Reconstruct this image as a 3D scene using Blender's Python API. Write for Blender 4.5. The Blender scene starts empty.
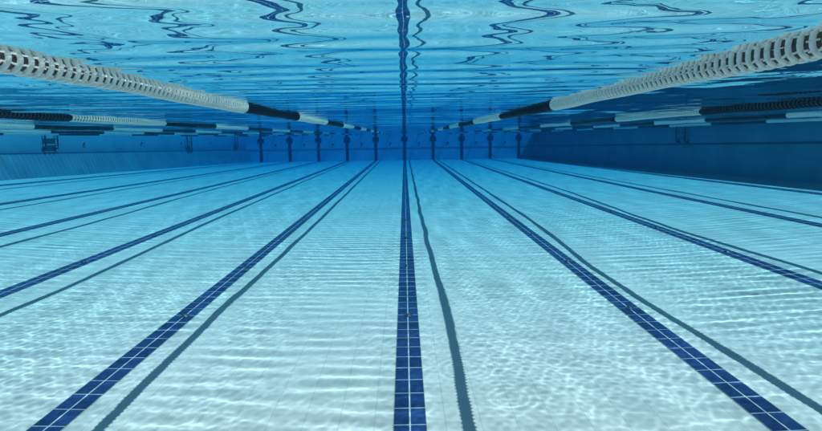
import bpy, bmesh, math, random
import numpy as np
from mathutils import Matrix, Vector

random.seed(7)
rng = np.random.default_rng(11)
sc = bpy.context.scene
C = sc.collection
PI = math.pi

# ------------------------------------------------------------------ layout
WATER = 2.255            # water level above the floor of the middle lane
LEN = 49.39              # far wall
Y0 = -4.0                # wall behind the camera
XL, XR = -13.75, 11.25   # side walls: ten lanes of 2.5 m
LANE = 2.5
LANES = list(range(-5, 5))


def floor_z(x, y):
    """Pool floor: dished towards the side walls, flat along the far wall."""
    t = 1.0 - min(max(y, 0.0), LEN) / LEN
    return 0.6824 * (x / 10.0) ** 2 * t


def ledge_z(y):
    t = 1.0 - min(max(y, 0.0), LEN) / LEN
    return WATER - 1.1677 + 0.8748 * t


# ------------------------------------------------------------------ helpers
def prop(o, label=None, cat=None, group=None, kind=None):
    if label: o['label'] = label
    if cat: o['category'] = cat
    if group: o['group'] = group
    if kind: o['kind'] = kind
    return o


def empty(name, loc=(0, 0, 0)):
    o = bpy.data.objects.new(name, None)
    o.empty_display_size = 0.1
    o.location = loc
    C.objects.link(o)
    return o


def link(name, me, mats, parent=None, smooth=False, receiver=True):
    if not isinstance(mats, (list, tuple)):
        mats = [mats]
    if len(me.materials) == 0:
        for m in mats:
            me.materials.append(m)
    if smooth:
        me.polygons.foreach_set('use_smooth', np.ones(len(me.polygons), bool))
    o = bpy.data.objects.new(name, me)
    C.objects.link(o)
    if parent is not None:
        o.parent = parent
    o.cycles.is_caustics_receiver = receiver
    return o


def mesh_np(name, co, faces, mat_index=None):
    me = bpy.data.meshes.new(name)
    co = np.asarray(co, np.float32)
    faces = np.asarray(faces, np.int32)
    n = faces.shape[1]
    me.vertices.add(len(co)); me.vertices.foreach_set('co', co.ravel())
    me.loops.add(faces.size); me.loops.foreach_set('vertex_index', faces.ravel())
    me.polygons.add(len(faces))
    me.polygons.foreach_set('loop_start', np.arange(len(faces), dtype=np.int32) * n)
    me.polygons.foreach_set('loop_total', np.full(len(faces), n, np.int32))
    if mat_index is not None:
        me.polygons.foreach_set('material_index', np.asarray(mat_index, np.int32))
    me.update(calc_edges=True)
    me.validate()
    return me


def grid_faces(nx, ny):
    idx = np.arange(nx * ny).reshape(ny, nx)
    return np.stack([idx[:-1, :-1], idx[:-1, 1:], idx[1:, 1:], idx[1:, :-1]], -1).reshape(-1, 4)


def bm_mesh(name, bm):
    bmesh.ops.recalc_face_normals(bm, faces=bm.faces)
    me = bpy.data.meshes.new(name)
    bm.to_mesh(me); bm.free()
    return me


def bm_box(bm, x0, x1, y0, y1, z0, z1, bevel=0.0):
    v = [bm.verts.new((x, y, z)) for z in (z0, z1) for y in (y0, y1) for x in (x0, x1)]
    fs = [bm.faces.new([v[i] for i in q]) for q in
          ((0, 2, 3, 1), (4, 5, 7, 6), (0, 1, 5, 4), (2, 6, 7, 3), (0, 4, 6, 2), (1, 3, 7, 5))]
    if bevel > 0:
        es = list({e for f in fs for e in f.edges})
        bmesh.ops.bevel(bm, geom=es, offset=bevel, segments=2, affect='EDGES', profile=0.6)


def bm_tube(bm, pts, r, seg=10, cap=True):
    pts = [Vector(p) for p in pts]
    rings = []
    for i, p in enumerate(pts):
        t = (pts[min(i + 1, len(pts) - 1)] - pts[max(i - 1, 0)]).normalized()
        a = Vector((0, 0, 1)) if abs(t.z) < 0.9 else Vector((1, 0, 0))
        u = t.cross(a).normalized(); w = t.cross(u)
        rings.append([bm.verts.new(p + (u * math.cos(2 * PI * k / seg) + w * math.sin(2 * PI * k / seg)) * r) for k in range(seg)])
    for a, b in zip(rings, rings[1:]):
        for k in range(seg):
            bm.faces.new((a[k], a[(k + 1) % seg], b[(k + 1) % seg], b[k]))
    if cap:
        bm.faces.new(rings[0]); bm.faces.new(rings[-1])


# ------------------------------------------------------------------ materials
class NT:
    def __init__(self, name):
        self.m = bpy.data.materials.new(name)
        self.m.use_nodes = True
        self.t = self.m.node_tree
        self.b = self.t.nodes['Principled BSDF']

    def n(self, typ, **kw):
        nd = self.t.nodes.new(typ)
        for k, v in kw.items():
            if k.startswith('in_'):
                nd.inputs[int(k[3:])].default_value = v
            else:
                setattr(nd, k, v)
        return nd

    def l(self, a, b):
        self.t.links.new(a, b)

    def math(self, op, a, b=None, c=None):
        nd = self.n('ShaderNodeMath', operation=op)
        for i, v in enumerate((a, b, c)):
            if v is None: continue
            if isinstance(v, (int, float)): nd.inputs[i].default_value = v
            else: self.l(v, nd.inputs[i])
        return nd.outputs[0]

    def mix(self, fac, a, b):
        nd = self.n('ShaderNodeMix', data_type='RGBA')
        for s, v in ((nd.inputs[0], fac), (nd.inputs[6], a), (nd.inputs[7], b)):
            if isinstance(v, (int, float, tuple)): s.default_value = v
            else: self.l(v, s)
        return nd.outputs[2]

    def xyz(self):
        g = self.n('ShaderNodeNewGeometry')
        s = self.n('ShaderNodeSeparateXYZ')
        self.l(g.outputs['Position'], s.inputs[0])
        return g.outputs['Position'], s.outputs

    def noise(self, vec, scale, detail=3.0, rough=0.55):
        nd = self.n('ShaderNodeTexNoise')
        self.l(vec, nd.inputs['Vector'])
        nd.inputs['Scale'].default_value = scale
        nd.inputs['Detail'].default_value = detail
        nd.inputs['Roughness'].default_value = rough
        return nd.outputs['Fac']

    def ramp(self, fac, p0, p1):
        nd = self.n('ShaderNodeMapRange')
        self.l(fac, nd.inputs[0])
        nd.inputs[1].default_value = p0; nd.inputs[2].default_value = p1
        return nd.outputs[0]

    def grout(self, coord, period, width, phase=0.0):
        """1 on the joint, 0 on the tile."""
        a = self.math('ADD', coord, phase)
        d = self.math('PINGPONG', a, period / 2)
        return self.math('LESS_THAN', d, width / 2)


def principled(name, col, rough=0.5, metal=0.0, noise=0.0, nscale=8.0):
    N = NT(name)
    N.b.inputs['Roughness'].default_value = rough
    N.b.inputs['Metallic'].default_value = metal
    N.b.inputs['Base Color'].default_value = (*col, 1)
    if noise:
        p, _ = N.xyz()
        f = N.ramp(N.noise(p, nscale, 4), 0.3, 0.7)
        lo = tuple(c * (1 - noise) for c in col) + (1,)
        N.l(N.mix(f, lo, (*col, 1)), N.b.inputs['Base Color'])
    return N.m


def floor_material():
    N = NT('pool_floor_tiles')
    p, s = N.xyz()
    big = N.ramp(N.noise(p, 0.55, 4), 0.3, 0.7)
    fine = N.ramp(N.noise(p, 9.0, 5, 0.65), 0.3, 0.7)
    c = N.mix(big, (0.375, 0.358, 0.348, 1), (0.440, 0.420, 0.410, 1))
    c = N.mix(N.math('MULTIPLY', fine, 0.30), c, (0.325, 0.32, 0.31, 1))
    gx = N.grout(s[0], 0.25, 0.008)
    gy = N.grout(s[1], 0.25, 0.006)
    g = N.math('MAXIMUM', gx, gy)
    c = N.mix(N.math('MULTIPLY', g, 0.38), c, (0.20, 0.205, 0.20, 1))
    ty = N.math('FLOOR', N.math('DIVIDE', s[1], 0.25)); tx = N.math('FLOOR', N.math('DIVIDE', s[0], 0.25))
    cv = N.n('ShaderNodeCombineXYZ'); N.l(tx, cv.inputs[0]); N.l(ty, cv.inputs[1])
    wn = N.n('ShaderNodeTexWhiteNoise', noise_dimensions='2D'); N.l(cv.outputs[0], wn.inputs[0])
    c = N.mix(N.math('MULTIPLY', N.math('POWER', wn.outputs['Value'], 3.0), 0.22), c, (0.29, 0.30, 0.285, 1))
    stain = N.ramp(N.noise(p, 1.7, 6, 0.7), 0.60, 0.80)
    c = N.mix(N.math('MULTIPLY', stain, 0.22), c, (0.27, 0.28, 0.25, 1))
    N.l(c, N.b.inputs['Base Color'])
    N.b.inputs['Roughness'].default_value = 0.6
    N.b.inputs['Specular IOR Level'].default_value = 0.08
    return N.m


def line_material():
    """Dark blue 12 x 24 cm tiles, two across, pale joints."""
    N = NT('blue_line_tiles')
    tc = N.n('ShaderNodeTexCoord')
    s = N.n('ShaderNodeSeparateXYZ'); N.l(tc.outputs['Object'], s.inputs[0])
    X, Y = s.outputs[0], s.outputs[1]
    g0 = N.math('LESS_THAN', N.math('ABSOLUTE', X), 0.0055)
    g1 = N.grout(Y, 0.245, 0.009)
    g2 = N.math('GREATER_THAN', N.math('ABSOLUTE', X), 0.1135)
    row = N.math('FLOOR', N.math('DIVIDE', N.math('ADD', Y, 0.0), 0.245))
    col = N.math('GREATER_THAN', X, 0.0)
    v = N.n('ShaderNodeCombineXYZ'); N.l(row, v.inputs[0]); N.l(col, v.inputs[1])
    wn = N.n('ShaderNodeTexWhiteNoise', noise_dimensions='3D'); N.l(v.outputs[0], wn.inputs[0])
    oi = N.n('ShaderNodeObjectInfo'); N.l(oi.outputs['Random'], v.inputs[2])
    p, _ = N.xyz()
    c = N.mix(wn.outputs['Value'], (0.0045, 0.0125, 0.050, 1), (0.010, 0.027, 0.095, 1))
    blot = N.ramp(N.noise(p, 22.0, 4, 0.6), 0.35, 0.75)
    c = N.mix(N.math('MULTIPLY', blot, 0.5), c, (0.017, 0.048, 0.15, 1))
    g = N.math('MAXIMUM', g0, g1)
    c = N.mix(g, c, (0.30, 0.33, 0.35, 1))
    c = N.mix(g2, c, (0.24, 0.24, 0.20, 1))
    N.l(c, N.b.inputs['Base Color'])
    N.b.inputs['Roughness'].default_value = 0.45
    N.b.inputs['Specular IOR Level'].default_value = 0.1
    return N.m


def wall_material(name, a, b):
    N = NT(name)
    p, s = N.xyz()
    big = N.ramp(N.noise(p, 0.8, 4), 0.3, 0.7)
    c = N.mix(big, (*a, 1), (*b, 1))
    gz = N.grout(s[2], 0.125, 0.006)
    gu = N.grout(N.math('ADD', s[0], s[1]), 0.25, 0.006)
    c = N.mix(N.math('MULTIPLY', N.math('MAXIMUM', gz, gu), 0.35), c, (0.22, 0.26, 0.30, 1))
    st = N.ramp(N.noise(p, 3.5, 5, 0.65), 0.55, 0.8)
    c = N.mix(N.math('MULTIPLY', st, 0.18), c, (0.30, 0.33, 0.32, 1))
    N.l(c, N.b.inputs['Base Color'])
    N.b.inputs['Roughness'].default_value = 0.5
    N.b.inputs['Specular IOR Level'].default_value = 0.1
    return N.m


M_FLOOR = floor_material()
M_LINE = line_material()
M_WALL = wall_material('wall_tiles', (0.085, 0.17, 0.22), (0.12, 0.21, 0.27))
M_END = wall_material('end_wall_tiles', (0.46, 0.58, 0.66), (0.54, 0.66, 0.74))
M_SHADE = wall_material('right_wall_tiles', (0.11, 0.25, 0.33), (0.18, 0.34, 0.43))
M_RIB = wall_material('ribbed_wall_tiles', (0.10, 0.17, 0.21), (0.14, 0.22, 0.26))
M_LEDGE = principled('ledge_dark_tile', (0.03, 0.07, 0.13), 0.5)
M_EDGE = principled('end_ledge_tile', (0.13, 0.20, 0.27), 0.5)
M_NAVY = principled('navy_wall_tile', (0.008, 0.026, 0.10), 0.45, noise=0.3)
M_DECK = principled('deck_stone', (0.42, 0.40, 0.37), 0.8, noise=0.3, nscale=3)
def float_plastic(depth, through):
    N = NT('white_float_plastic')
    p, _ = N.xyz()
    f = N.ramp(N.noise(p, 14.0, 4), 0.3, 0.7)
    c = N.mix(f, (0.86, 0.72, 0.62, 1), (0.96, 0.84, 0.74, 1))
    N.l(c, N.b.inputs['Base Color'])
    N.b.inputs['Roughness'].default_value = 0.3
    N.b.inputs['Subsurface Weight'].default_value = 0.85
    N.b.inputs['Subsurface Radius'].default_value = (1.0, 0.9, 0.8)
    N.b.inputs['Subsurface Scale'].default_value = depth
    tr = N.n('ShaderNodeBsdfTranslucent'); N.l(c, tr.inputs['Color'])
    mx = N.n('ShaderNodeMixShader', in_0=through)
    out = N.t.nodes['Material Output']
    N.l(N.b.outputs[0], mx.inputs[1]); N.l(tr.outputs[0], mx.inputs[2]); N.l(mx.outputs[0], out.inputs[0])
    return N.m


M_WHITE = float_plastic(0.06, 0.15)
M_RUN = float_plastic(0.20, 0.45)
M_DARKF = principled('navy_float_plastic', (0.008, 0.020, 0.045), 0.4, noise=0.5, nscale=14)
M_DARKF.node_tree.nodes['Principled BSDF'].inputs['Specular IOR Level'].default_value = 0.12
M_CORE_SHADE = principled('red_brown_slot_shade', (0.055, 0.032, 0.028), 0.6)  # red-brown core, darkened in colour to stand for shade in the float slots
M_STEEL = principled('ladder_steel', (0.02, 0.022, 0.027), 0.45, 0.0)
M_INLET = principled('inlet_black', (0.02, 0.024, 0.028), 0.45)
M_INLETW = principled('inlet_pale', (0.30, 0.36, 0.40), 0.4)

# ------------------------------------------------------------------ pool floor
ys = np.concatenate([[Y0 - 0.4], np.linspace(Y0, LEN + 0.4, 110)])
xs = np.linspace(XL - 0.3, XR + 0.3, 56)
X, Y = np.meshgrid(xs, ys)
Z = np.vectorize(floor_z)(X, Y)
prop(link('pool_floor', mesh_np('pool_floor', np.stack([X, Y, Z], -1).reshape(-1, 3), grid_faces(len(xs), len(ys))),
          M_FLOOR, smooth=True), kind='structure')

# ------------------------------------------------------------------ lane lines and inlets
ORD = {-5: 'leftmost', -4: 'second from the left', -3: 'third from the left', -2: 'fourth from the left',
       -1: 'first left of the middle', 0: 'middle', 1: 'first right of the middle', 2: 'third from the right',
       3: 'second from the right', 4: 'rightmost'}
LINE_LABEL = {
    -5: 'thin dark blue lane line beside the foot of the ribbed left wall',
    -4: 'dark blue lane line second out from the ribbed left wall',
    -3: 'dark blue lane line third out from the ribbed left wall',
    -2: 'dark blue lane line fourth out from the left wall, leaving through the left picture edge',
    -1: 'dark blue two-tile lane line running to the lower left corner',
    0: 'dark blue two-tile lane line straight down the middle of the pool floor',
    1: 'dark blue two-tile lane line running to the lower right corner',
    2: 'dark blue lane line third out from the smooth right wall',
    3: 'dark blue lane line second out from the smooth right wall',
    4: 'dark blue lane line beside the foot of the smooth right wall',
}
HW = 0.118
for n in LANES:
    x0 = n * LANE
    yy = np.linspace(Y0 + 0.05, LEN - 0.02, 120)
    co = [];
    for y in yy:
        for x in (-HW, HW):
            co.append((x, y, floor_z(x0 + x, y) + 0.004))
    o = link('lane_line', mesh_np('lane_line', co, grid_faces(2, len(yy))), M_LINE)
    o.location = (x0, 0, 0)
    prop(o, LINE_LABEL[n], 'lane line', 'dark blue tiled lane lines on the pool floor')


def inlet_mesh():
    bm = bmesh.new()
    prof = [(0.0, 0.020), (0.018, 0.020), (0.024, 0.016), (0.030, 0.010), (0.042, 0.009), (0.047, 0.004), (0.048, 0.0)]
    seg = 20; rings = []
    for r, z in prof[1:]:
        rings.append([bm.verts.new((r * math.cos(2 * PI * k / seg), r * math.sin(2 * PI * k / seg), z)) for k in range(seg)])
    c = bm.verts.new((0, 0, prof[0][1]))
    for k in range(seg):
        bm.faces.new((c, rings[0][k], rings[0][(k + 1) % seg]))
    for a, b in zip(rings, rings[1:]):
        for k in range(seg):
            bm.faces.new((a[k], b[k], b[(k + 1) % seg], a[(k + 1) % seg]))
    return bm_mesh('floor_inlet', bm)


IN_ME = inlet_mesh()
IN_ME.materials.append(M_INLET)
COUNT = ['nearest', 'second nearest', 'third nearest', 'fourth nearest', 'fifth nearest', 'sixth nearest']
WHERE = {-2: 'second lane line left of the middle', -1: 'first lane line left of the middle',
         0: 'middle lane line', 1: 'first lane line right of the middle', 2: 'second lane line right of the middle'}
for n in (-2, -1, 0, 1, 2):
    for k in range(6):
        y = 6.1 + 2.45 * k
        o = bpy.data.objects.new('floor_inlet', IN_ME); C.objects.link(o)
        o.location = (n * LANE + 0.004, y, floor_z(n * LANE, y) + 0.004)
        o.cycles.is_caustics_receiver = True
        prop(o, 'black inlet cap on the %s, %s the camera' % (WHERE[n], COUNT[k]), 'floor inlet',
             'black inlet caps along the lane lines')

# ------------------------------------------------------------------ walls
TOP = WATER + 0.10


def side_wall(name, x, sgn, label, mat):
    """sgn = +1: the pool lies to the +x side of the wall face."""
    root = empty(name, (x, 0, 0))
    ys = np.linspace(Y0 - 0.3, LEN + 0.3, 90)
    co = []
    for y in ys:                                                     # upper face, in the wall's own frame
        co += [(0, y, ledge_z(y)), (0, y, TOP), (-0.3 * sgn, y, TOP)]
    link('upper_wall', mesh_np('upper_wall', co, grid_faces(3, len(ys))), mat, root)
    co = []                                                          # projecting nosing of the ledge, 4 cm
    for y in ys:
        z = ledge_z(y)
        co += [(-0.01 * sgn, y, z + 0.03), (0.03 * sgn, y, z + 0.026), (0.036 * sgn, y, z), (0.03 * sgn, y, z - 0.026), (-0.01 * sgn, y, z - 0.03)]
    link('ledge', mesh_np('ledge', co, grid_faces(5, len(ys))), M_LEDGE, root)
    prop(root, label, 'pool wall')
    return root


lw = side_wall('side_wall', XL, 1, 'left pool wall with inlet nozzles above a pale ribbed sloping lower half', M_WALL)
# ribbed lower half: leans in by 0.3 m from ledge to floor, a rib every 0.27 m
py = np.arange(Y0, LEN, 0.0225)
co = []
for y in py:
    ph = (y / 0.27) % 1.0
    rib = 0.0 if ph < 0.34 else 0.085 * math.sin((ph - 0.34) / 0.66 * PI) ** 0.5
    zt, zb = ledge_z(y) - 0.02, floor_z(XL, y) - 0.03
    for f in (0.0, 0.35, 0.7, 1.0):
        co.append((0.006 + 0.32 * f + rib, y, zt + (zb - zt) * f))
link('ribbed_panel', mesh_np('ribbed_panel', co, grid_faces(4, len(py))), M_RIB, lw)

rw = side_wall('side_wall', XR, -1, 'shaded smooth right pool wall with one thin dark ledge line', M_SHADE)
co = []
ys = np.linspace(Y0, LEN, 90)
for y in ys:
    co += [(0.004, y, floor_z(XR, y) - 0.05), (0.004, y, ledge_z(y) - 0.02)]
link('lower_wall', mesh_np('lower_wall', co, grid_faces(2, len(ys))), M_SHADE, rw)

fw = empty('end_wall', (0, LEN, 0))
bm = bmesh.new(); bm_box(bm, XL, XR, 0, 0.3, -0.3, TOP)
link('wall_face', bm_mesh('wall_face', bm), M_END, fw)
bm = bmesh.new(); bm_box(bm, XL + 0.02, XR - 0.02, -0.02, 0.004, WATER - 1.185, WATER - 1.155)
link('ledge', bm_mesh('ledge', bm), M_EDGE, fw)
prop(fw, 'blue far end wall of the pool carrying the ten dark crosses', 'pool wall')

bm = bmesh.new(); bm_box(bm, XL, XR, Y0 - 0.3, Y0, -0.3, TOP)
o = link('end_wall', bm_mesh('end_wall', bm), M_WALL)
prop(o, 'plain end wall of the pool behind the camera', 'pool wall')

# the deck round the pool, a step above the water
bm = bmesh.new()
zt, zb = TOP + 0.02, TOP - 0.1
bm_box(bm, XL - 9, XL - 0.302, Y0 - 8, LEN + 8, zb, zt)
bm_box(bm, XR + 0.302, XR + 9, Y0 - 8, LEN + 8, zb, zt)
bm_box(bm, XL - 0.30, XR + 0.30, Y0 - 8, Y0 - 0.31, zb, zt)
bm_box(bm, XL - 0.30, XR + 0.30, LEN + 0.31, LEN + 8, zb, zt)
prop(link('pool_deck', bm_mesh('pool_deck', bm), M_DECK), kind='structure')

# ------------------------------------------------------------------ lane crosses on the far wall
bm = bmesh.new(); bm_box(bm, -0.125, 0.125, -0.012, 0.0, 0.02, TOP - 0.02, 0.002)
STRIPE = bm_mesh('stripe', bm); STRIPE.materials.append(M_NAVY)
bm = bmesh.new()
bm_box(bm, -0.27, 0.27, -0.016, 0.0, WATER - 0.62, WATER - 0.22, 0.004)
BAR = bm_mesh('crossbar', bm); BAR.materials.append(M_NAVY)
T_LABEL = {n: 'dark cross on the far wall ending the ' + w for n, w in {
    -5: 'lane line beside the left wall', -4: 'second lane line from the left wall', -3: 'third lane line from the left wall',
    -2: 'fourth lane line from the left wall', -1: 'lane line left of the middle one', 0: 'middle lane line',
    1: 'lane line right of the middle one', 2: 'third lane line from the right wall',
    3: 'second lane line from the right wall', 4: 'lane line beside the right wall'}.items()}
for n in LANES:
    r = empty('wall_cross', (n * LANE, LEN - 0.001, 0))
    prop(r, T_LABEL[n], 'wall cross', 'dark crosses on the far wall')
    for nm, me in (('stripe', STRIPE), ('crossbar', BAR)):
        o = bpy.data.objects.new(nm, me); C.objects.link(o); o.parent = r
        o.cycles.is_caustics_receiver = True

# ------------------------------------------------------------------ inlets in the walls
def nozzle(parent_name, loc, rot, label, group):
    r = empty(parent_name, loc); r.rotation_euler = rot
    prop(r, label, 'wall inlet', group)
    for nm, me in (('rim', RIM), ('nozzle', NOZ)):
        o = bpy.data.objects.new(nm, me); C.objects.link(o); o.parent = r
        o.cycles.is_caustics_receiver = True


def lathe_mesh(name, prof, seg=20):
    bm = bmesh.new(); rings = []
    for r, z in prof:
        rings.append([bm.verts.new((r * math.cos(2 * PI * k / seg), r * math.sin(2 * PI * k / seg), z)) for k in range(seg)])
    for a, b in zip(rings, rings[1:]):
        for k in range(seg):
            bm.faces.new((a[k], a[(k + 1) % seg], b[(k + 1) % seg], b[k]))
    bm.faces.new(rings[-1])
    return bm_mesh(name, bm)


RIM = lathe_mesh('rim', [(0.11, 0.0), (0.11, 0.012), (0.10, 0.022), (0.08, 0.020), (0.075, 0.004)]); RIM.materials.append(M_INLETW)
NOZ = lathe_mesh('nozzle', [(0.07, 0.004), (0.066, 0.03), (0.04, 0.034), (0.036, 0.012)]); NOZ.materials.append(M_INLET)
SEQ = ['nearest', 'second nearest', 'third nearest', 'fourth nearest', 'farthest']
for k, y in enumerate((24.4, 29.7, 35.0, 40.3)):
    nozzle('wall_inlet', (XL + 0.002, y, WATER - 0.36 - 0.004 * (y - 24)), (0, PI / 2, 0),
           'pale inlet nozzle in the left wall, %s to the camera' % SEQ[k], 'inlet nozzles in the left wall')
for n in range(-5, 4):
    nozzle('wall_inlet', (n * LANE + 1.27, LEN - 0.002, WATER - 0.78), (PI / 2, 0, 0),
           'inlet in the far wall between the %s and %s crosses from the left' % (
               ('first', 'second', 'third', 'fourth', 'fifth', 'sixth', 'seventh', 'eighth', 'ninth', 'tenth')[n + 5],
               ('first', 'second', 'third', 'fourth', 'fifth', 'sixth', 'seventh', 'eighth', 'ninth', 'tenth')[n + 6]),
           'inlets in the far wall')


# ------------------------------------------------------------------ ladders
def ladder(x, y, sgn, label, depth=1.0, half=0.32):
    r = empty('pool_ladder', (x, y, WATER))
    off = 0.14 * sgn
    for s in (-1, 1):
        bm = bmesh.new()
        pts = [(-0.55 * sgn, s * half, 0.16), (-0.55 * sgn, s * half, 0.75)]
        for a in range(0, 7):
            t = a / 6 * PI
            pts.append((-0.205 * sgn - 0.345 * sgn * math.cos(t), s * half, 0.75 + 0.30 * math.sin(t)))
        pts += [(off, s * half, 0.3), (off, s * half, -depth + 0.10), (off * 0.9, s * half, -depth + 0.02),
                (off * 0.55, s * half, -depth), (0.016 * sgn, s * half, -depth)]
        bm_tube(bm, pts, 0.03, 10)
        link('rail', bm_mesh('rail', bm), M_STEEL, r, smooth=True)
        bm = bmesh.new()
        bm_tube(bm, [(0.002 * sgn, s * half, -depth), (0.03 * sgn, s * half, -depth)], 0.06, 14)
        link('wall_bumper', bm_mesh('wall_bumper', bm), M_INLET, r)
    for k in range(3):
        z = -depth + 0.12 + k * 0.25
        bm = bmesh.new()
        bm_box(bm, off - 0.03, off + 0.03, -half + 0.02, half - 0.02, z - 0.018, z + 0.018, 0.005)
        link('rung', bm_mesh('rung', bm), M_STEEL, r)
    prop(r, label, 'ladder', 'steel ladders on the side walls')


ladder(XL, 22.0, 1, 'dark steel pool ladder nearest the camera on the left wall', 0.52, 0.38)
ladder(XL, 36.0, 1, 'dark steel pool ladder halfway along the far half of the left wall', 1.0, 0.36)
ladder(XL, 46.0, 1, 'dark steel pool ladder on the left wall close to the far corner', 1.0, 0.36)
ladder(XR, 22.7, -1, 'dark steel pool ladder alone on the shaded right wall', 0.60, 0.36)
ladder(XR, 47.6, -1, 'dark steel pool ladder in the far right corner of the pool', 0.72, 0.34)

# ------------------------------------------------------------------ lane ropes
PITCH = 0.054


def float_arrays(seg, fins, r=0.05):
    """One float: a rounded rim on fins round the core."""
    co, fa = [], []
    prof = [(0.034, -0.0085), (0.044, -0.0095), (0.0485, -0.0065), (r, 0.0), (0.0485, 0.0065), (0.044, 0.0095), (0.034, 0.0085)]
    if seg <= 10:
        prof = [(0.020, -0.026), (0.043, -0.026), (r, -0.018), (r, 0.018), (0.043, 0.026), (0.020, 0.026)]
    m = len(prof)
    for rr, y in prof:
        for k in range(seg):
            a = 2 * PI * k / seg
            co.append((rr * math.cos(a), y, rr * math.sin(a)))
    for i in range(m):
        for k in range(seg):
            a, b = i * seg + k, i * seg + (k + 1) % seg
            j = (i + 1) % m
            fa.append((a, b, j * seg + (k + 1) % seg, j * seg + k))
    for f in range(fins):
        a = 2 * PI * (f + 0.5) / fins
        ca, sa = math.cos(a), math.sin(a); t = 0.0026
        b = len(co)
        for rr, hy in ((0.030, 0.0265), (0.0430, 0.0265)):
            for sy in (-1, 1):
                for st in (-1, 1):
                    co.append((rr * ca - st * t * sa, sy * hy, rr * sa + st * t * ca))
        # order: inner(-,-)(-,+)(+,-)(+,+) outer ...
        for q in ((0, 1, 3, 2), (4, 6, 7, 5), (0, 4, 5, 1), (2, 3, 7, 6), (0, 2, 6, 4), (1, 5, 7, 3)):
            fa.append(tuple(b + i for i in q))
    return np.array(co, float), np.array(fa, int)


F_HI = float_arrays(26, 8)
F_MID = float_arrays(16, 6)
F_LO = float_arrays(10, 0)


def float_mesh(F, mat, name='float'):
    me = mesh_np(name, F[0], F[1]); me.materials.append(mat)
    me.polygons.foreach_set('use_smooth', np.ones(len(me.polygons), bool))
    me.set_sharp_from_angle(angle=math.radians(40))
    return me


FW, FD = float_mesh(F_HI, M_WHITE), float_mesh(F_HI, M_DARKF)
MW, MD = float_mesh(F_MID, M_WHITE), float_mesh(F_MID, M_DARKF)


def rope(x0, first, step, label, bow, detail, y_detail):
    """first: end of the long white run, step: length of the alternating runs."""
    def px(y):
        return bow(y) + 0.006 * math.sin(y * 1.1 + x0) + 0.004 * math.sin(y * 2.9)

    def pz(y):
        return 0.004 * math.sin(y * 1.7 + x0 * 2) + 0.002 * math.sin(y * 5.3)

    root = empty('lane_rope', (x0, 0, WATER))
    prop(root, label, 'lane rope', 'floating lane ropes')
    bm = bmesh.new()
    yy = np.arange(Y0 + 0.01, LEN - 0.01, 0.25)
    bm_tube(bm, [(px(y) - x0, y, pz(y)) for y in yy] + [(px(LEN) - x0, LEN - 0.004, 0)], 0.0375, 16)
    link('core', bm_mesh('core', bm), M_CORE_SHADE, root, smooth=True)  # widened core: its dark tone paints the slot shade between rims
    n = int((LEN - 0.3 - (Y0 + 0.3)) / PITCH)
    runs = {}
    made = 0
    for i in range(n):
        y = Y0 + 0.3 + i * PITCH
        k = 0 if y < first else 1 + int((y - first) / step)
        white = k % 2 == 0
        p = (px(y) - x0, y, pz(y))
        ang = random.uniform(-0.10, 0.10) + 0.25 * math.sin(y * 2.3 + x0)
        tilt = random.uniform(-0.03, 0.03)
        if detail and y >= y_detail and made < 100:
            o = bpy.data.objects.new('float', (FW if white else FD) if detail == 2 else (MW if white else MD))
            C.objects.link(o); o.parent = root
            o.location = p; o.rotation_euler = (tilt, ang, tilt * 0.7)
            o.cycles.is_caustics_receiver = True
            made += 1
        else:
            runs.setdefault(k, []).append((p, ang, tilt))

    def build(name, items, F):
        V, Fa, mi, b = [], [], [], 0
        for (p, ang, tilt), white in items:
            ca, sa = math.cos(ang), math.sin(ang)
            c = F[0].copy()
            xx = c[:, 0] * ca + c[:, 2] * sa; zz = -c[:, 0] * sa + c[:, 2] * ca
            yy_ = c[:, 1] - tilt * zz + tilt * 0.7 * xx
            V.append(np.stack([xx + p[0], yy_ + p[1], zz + p[2]], -1)); Fa.append(F[1] + b); b += len(c)
            mi += [0 if white else 1] * len(F[1])
        me = mesh_np(name, np.concatenate(V), np.concatenate(Fa), mi)
        o = link(name, me, [M_RUN if F is F_LO else M_WHITE, M_DARKF], root, smooth=True)
        me.set_sharp_from_angle(angle=math.radians(40))
        return o

    if detail:
        items = [(it, k % 2 == 0) for k, v in runs.items() for it in v]
        prop(build('remaining_floats', items, F_MID if detail == 2 else F_LO), kind='stuff')
    else:
        for k, v in runs.items():
            o = build('white_float_run' if k % 2 == 0 else 'dark_float_run', [(it, k % 2 == 0) for it in v], F_LO)


def bump(y, c, w):
    return math.exp(-((y - c) / w) ** 2)


rope(1.25, 4.95, 2.6, 'thick white lane rope nearest the camera at the right, ringed floats with dark slots',
     lambda y: 1.25 + 0.05 * bump(y, 6.0, 4.0) - 0.02 * bump(y, 1.5, 1.2), 2, 1.60)
rope(-1.25, 4.62, 2.25, 'thick white lane rope nearest the camera at the left, ringed floats with dark slots',
     lambda y: -1.25 - 0.06 * bump(y, 5.5, 4.0) + 0.0 * y, 2, 1.60)
rope(3.75, -1.85, 2.9, 'second lane rope right of the camera, black floats passing into a white run',
     lambda y: 3.75 - 0.16 * bump(y, 7.5, 3.0), 1, 4.6)
rope(-3.75, -1.15, 2.45, 'second lane rope left of the camera, black floats passing into a white run',
     lambda y: -3.75 + 0.14 * bump(y, 7.5, 3.0), 1, 4.6)
rope(6.25, -0.65, 2.4, 'third lane rope right of the camera, thin white and black run under the second rope',
     lambda y: 6.25 - 0.2 * bump(y, 11, 5.0), 0, 0)
rope(-6.25, -0.65, 2.5, 'third lane rope left of the camera, thin white and black run under the second rope',
     lambda y: -6.25 + 0.2 * bump(y, 11, 5.0), 0, 0)
rope(8.75, -1.4, 2.5, 'lane rope nearest the shaded right wall', lambda y: 8.75, 0, 0)
rope(-8.75, -0.9, 2.5, 'second lane rope out from the ribbed left wall', lambda y: -8.75, 0, 0)
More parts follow.
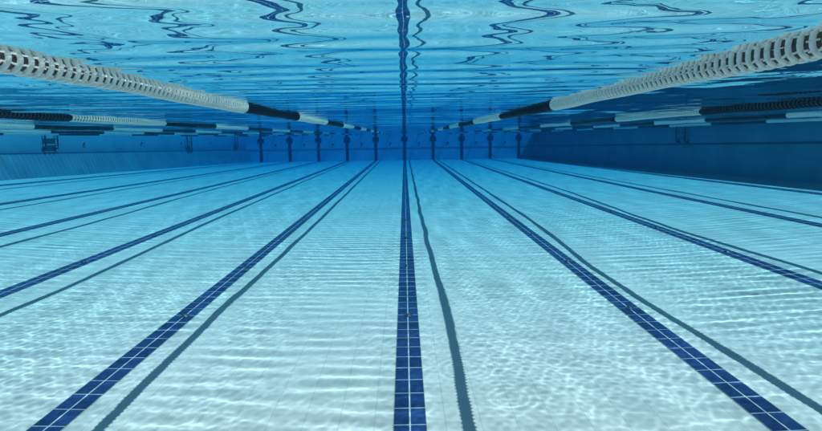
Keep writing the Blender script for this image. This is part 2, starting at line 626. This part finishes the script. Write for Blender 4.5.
rope(-11.25, -1.5, 2.5, 'lane rope nearest the ribbed left wall', lambda y: -11.25, 0, 0)

# The caustics solver probes along the unrefracted ray; without this the rope's submerged half would also
# block that probe and throw a second, wrong shadow beside the refracted one.
for o in sc.objects:
    if o.parent is not None and o.parent.name.startswith('lane_rope'):
        o.visible_transmission = False

# ------------------------------------------------------------------ water surface
WAVES = []


def band(n, l0, l1, slope, spread):
    for _ in range(n):
        lam = math.exp(rng.uniform(math.log(l0), math.log(l1)))
        k = 2 * PI / lam
        th = rng.normal(0, spread)
        WAVES.append((k * math.sin(th), k * math.cos(th), slope * math.sqrt(2.0 / n) / k, rng.uniform(0, 2 * PI)))


BANDS, CHOP = [], []
band(12, 0.19, 0.32, 0.0084, 0.13); BANDS, WAVES = WAVES, []    # long crests across the lanes
band(14, 0.16, 0.36, 0.0042, 1.2)
band(24, 0.060, 0.14, 0.0050, 1.5); CHOP, WAVES = WAVES, []     # mottled chop
SIDE = []
for _ in range(7):                                              # swell running across the lanes, along the ropes
    k = 2 * PI / math.exp(rng.uniform(math.log(0.50), math.log(1.2)))
    th = PI / 2 + rng.normal(0, 0.22)
    SIDE.append((k * math.sin(th), k * math.cos(th), 0.021 * math.sqrt(2 / 7) / k, rng.uniform(0, 2 * PI)))
band(9, 0.40, 0.90, 0.0036, 0.40)
band(7, 1.6, 4.5, 0.0042, 0.70)
RINGS = [(1.35, 4.3, 0.075, 0.00007, 0.20), (1.62, 3.75, 0.07, 0.00007, 0.16), (1.28, 5.0, 0.07, 0.00005, 0.14), (-2.3, 5.6, 0.07, 0.00005, 0.16)]


def add(z, waves, x, y, env):
    t = np.zeros_like(x)
    for kx, ky, a, p in waves:
        t += a * np.sin(kx * x + ky * y + p)
    z += t * env


def wave(x, y):
    z = np.zeros_like(x)
    # the crests run strongest over the lane left of the middle line and right of the next one
    e1 = 0.50 + 0.65 * np.exp(-((x - 0.3) / 1.0) ** 2) * 1.0 + 0.75 * np.exp(-((x + 0.6) / 1.3) ** 2) + 0.75 * np.exp(-((x - 5.0) / 1.4) ** 2)
    e1 = np.where((x > 0.9) & (x < 3.2), e1 * (1 - 0.6 * np.sin((x - 0.9) / 2.3 * PI)), e1) * (1 + 0.25 * np.sin(0.7 * y + 0.8 * x))
    e1 = e1 + 0.45 / (1 + np.exp(-(np.abs(x - 0.4) - 4.2) / 0.4)) + 0.45 / (1 + np.exp(-(y - 9.0) / 1.2))
    add(z, BANDS, x, y, e1)
    e2 = 1.0 + 0.35 * np.sin(0.9 * x + 1.3) * np.sin(0.8 * y + 0.4) + 0.25 * np.sin(2.1 * x + 1.7 * y) * np.sin(1.3 * y - 0.8 * x)
    e2 = e2 * (1 - 0.40 * np.exp(-(x / 0.45) ** 2))               # calmer along the middle
    add(z, CHOP, x, y, e2)
    outer = 1 / (1 + np.exp(-(np.abs(x) - 1.35) / 0.12))
    add(z, WAVES, x, y, 1.0 + 1.0 * outer)
    add(z, SIDE, x, y, 0.48 * outer + (0.36 + 0.20 * np.tanh(3 * x)) * np.exp(-((np.abs(x) - 1.0) / 0.40) ** 2))
    d = np.abs((x - 1.25 + LANE * 10) / LANE - np.round((x - 1.25 + LANE * 10) / LANE)) * LANE
    z *= 1 - 0.55 * np.exp(-(d / 0.22) ** 2)                      # the ropes damp the water beside them
    for cx, cy, lam, a, w in RINGS:
        r = np.hypot(x - cx, y - cy)
        z += a * np.sin(2 * PI * r / lam) * np.exp(-((r - w) / 0.09) ** 2)
    return z


yg = [Y0 + 0.002]
while yg[-1] < LEN - 0.06:
    yg.append(yg[-1] + (0.06 if yg[-1] < 0.5 else 0.016 if yg[-1] < 9 else 0.016 + 0.032 * min(1, (yg[-1] - 9) / 9)))
yg.append(LEN - 0.002)
yg = np.array(yg)
xg = np.concatenate([np.arange(XL + 0.002, -5, 0.06), np.arange(-5, 6, 0.02), np.arange(6, XR - 0.03, 0.06), [XR - 0.002]])
X, Y = np.meshgrid(xg, yg)
Zw = WATER + wave(X, Y)
me = mesh_np('water_surface', np.stack([X, Y, Zw], -1).reshape(-1, 3), grid_faces(len(xg), len(yg)))
wm = bpy.data.materials.new('water'); wm.use_nodes = True
nt = wm.node_tree; nt.nodes.clear()
out = nt.nodes.new('ShaderNodeOutputMaterial')
gl = nt.nodes.new('ShaderNodeBsdfGlass')
gl.inputs['IOR'].default_value = 1.333
gl.inputs['Roughness'].default_value = 0.0
nt.links.new(gl.outputs[0], out.inputs['Surface'])
ws = link('water_surface', me, wm, smooth=True, receiver=False)
ws.cycles.is_caustics_caster = True
prop(ws, kind='structure')

# ------------------------------------------------------------------ the water's body: absorption and faint scatter
bm = bmesh.new(); bm_box(bm, XL - 12, XR + 12, Y0 - 11, LEN + 11, -1.0, WATER + 1.3)
hm = bpy.data.materials.new('water_body'); hm.use_nodes = True
nt = hm.node_tree; nt.nodes.clear()
out = nt.nodes.new('ShaderNodeOutputMaterial')
pv = nt.nodes.new('ShaderNodeVolumePrincipled')
pv.inputs['Density'].default_value = 0.2
pv.inputs['Color'].default_value = (0.003, 0.013, 0.021, 1)
pv.inputs['Absorption Color'].default_value = (0.115, 0.685, 0.902, 1)
pv.inputs['Anisotropy'].default_value = 0.3
nt.links.new(pv.outputs[0], out.inputs['Volume'])
hz = link('haze', bm_mesh('haze', bm), hm, receiver=False)
prop(hz, kind='stuff')

# ------------------------------------------------------------------ light
SUN_DIR = Vector((-0.470, 0.17, -0.866)).normalized()      # light travels this way (in air)
l = bpy.data.lights.new('sun', 'SUN')
l.energy = 5.0; l.angle = math.radians(0.5); l.color = (1.0, 0.87, 0.78)
l.cycles.is_caustics_light = True
so = bpy.data.objects.new('sun', l); C.objects.link(so)
so.rotation_euler = SUN_DIR.to_track_quat('-Z', 'Y').to_euler()
so.location = (20, -8, 40)

w = bpy.data.worlds.new('World'); sc.world = w; w.use_nodes = True
nt = w.node_tree
bg = nt.nodes['Background']
sky = nt.nodes.new('ShaderNodeTexSky')
sky.sky_type = 'NISHITA'; sky.sun_disc = False
to_sun = -SUN_DIR
sky.sun_elevation = math.asin(to_sun.z)
sky.sun_rotation = math.atan2(to_sun.x, to_sun.y)
nt.links.new(sky.outputs[0], bg.inputs[0])
bg.inputs[1].default_value = 0.05

# ------------------------------------------------------------------ camera
pitch, roll, yaw = 0.1386, -0.0140, 0.0099
cp, sp, cr, sr, cy, sy = math.cos(pitch), math.sin(pitch), math.cos(roll), math.sin(roll), math.cos(yaw), math.sin(yaw)
ex = Vector((cy, -sy, 0)); ef = Vector((sy, cy, 0)); ez = Vector((0, 0, 1))
fwd = ef * cp - ez * sp
up0 = ef * sp + ez * cp
right = ex * cr + up0 * sr
up = up0 * cr - ex * sr
cam = bpy.data.cameras.new('camera')
cam.sensor_width = 36; cam.lens = 36 * 561.37 / 822
cam.clip_start = 0.02; cam.clip_end = 500
co = bpy.data.objects.new('camera', cam); C.objects.link(co)
R = Matrix((right, up, -fwd)).transposed().to_4x4()
R.translation = Vector((-0.0093, 0, WATER - 0.2652))
co.matrix_world = R
sc.camera = co

# ------------------------------------------------------------------ render
sc.view_settings.view_transform = 'Standard'
sc.view_settings.look = 'None'
sc.view_settings.exposure = 1.48
sc.view_settings.gamma = 1.0
sc.view_settings.use_curve_mapping = False
cyc = sc.cycles
cyc.max_bounces = 14; cyc.diffuse_bounces = 3; cyc.glossy_bounces = 6; cyc.transmission_bounces = 8
cyc.volume_bounces = 1
cyc.caustics_reflective = True; cyc.caustics_refractive = True
cyc.sample_clamp_indirect = 6.0
cyc.use_denoising = True
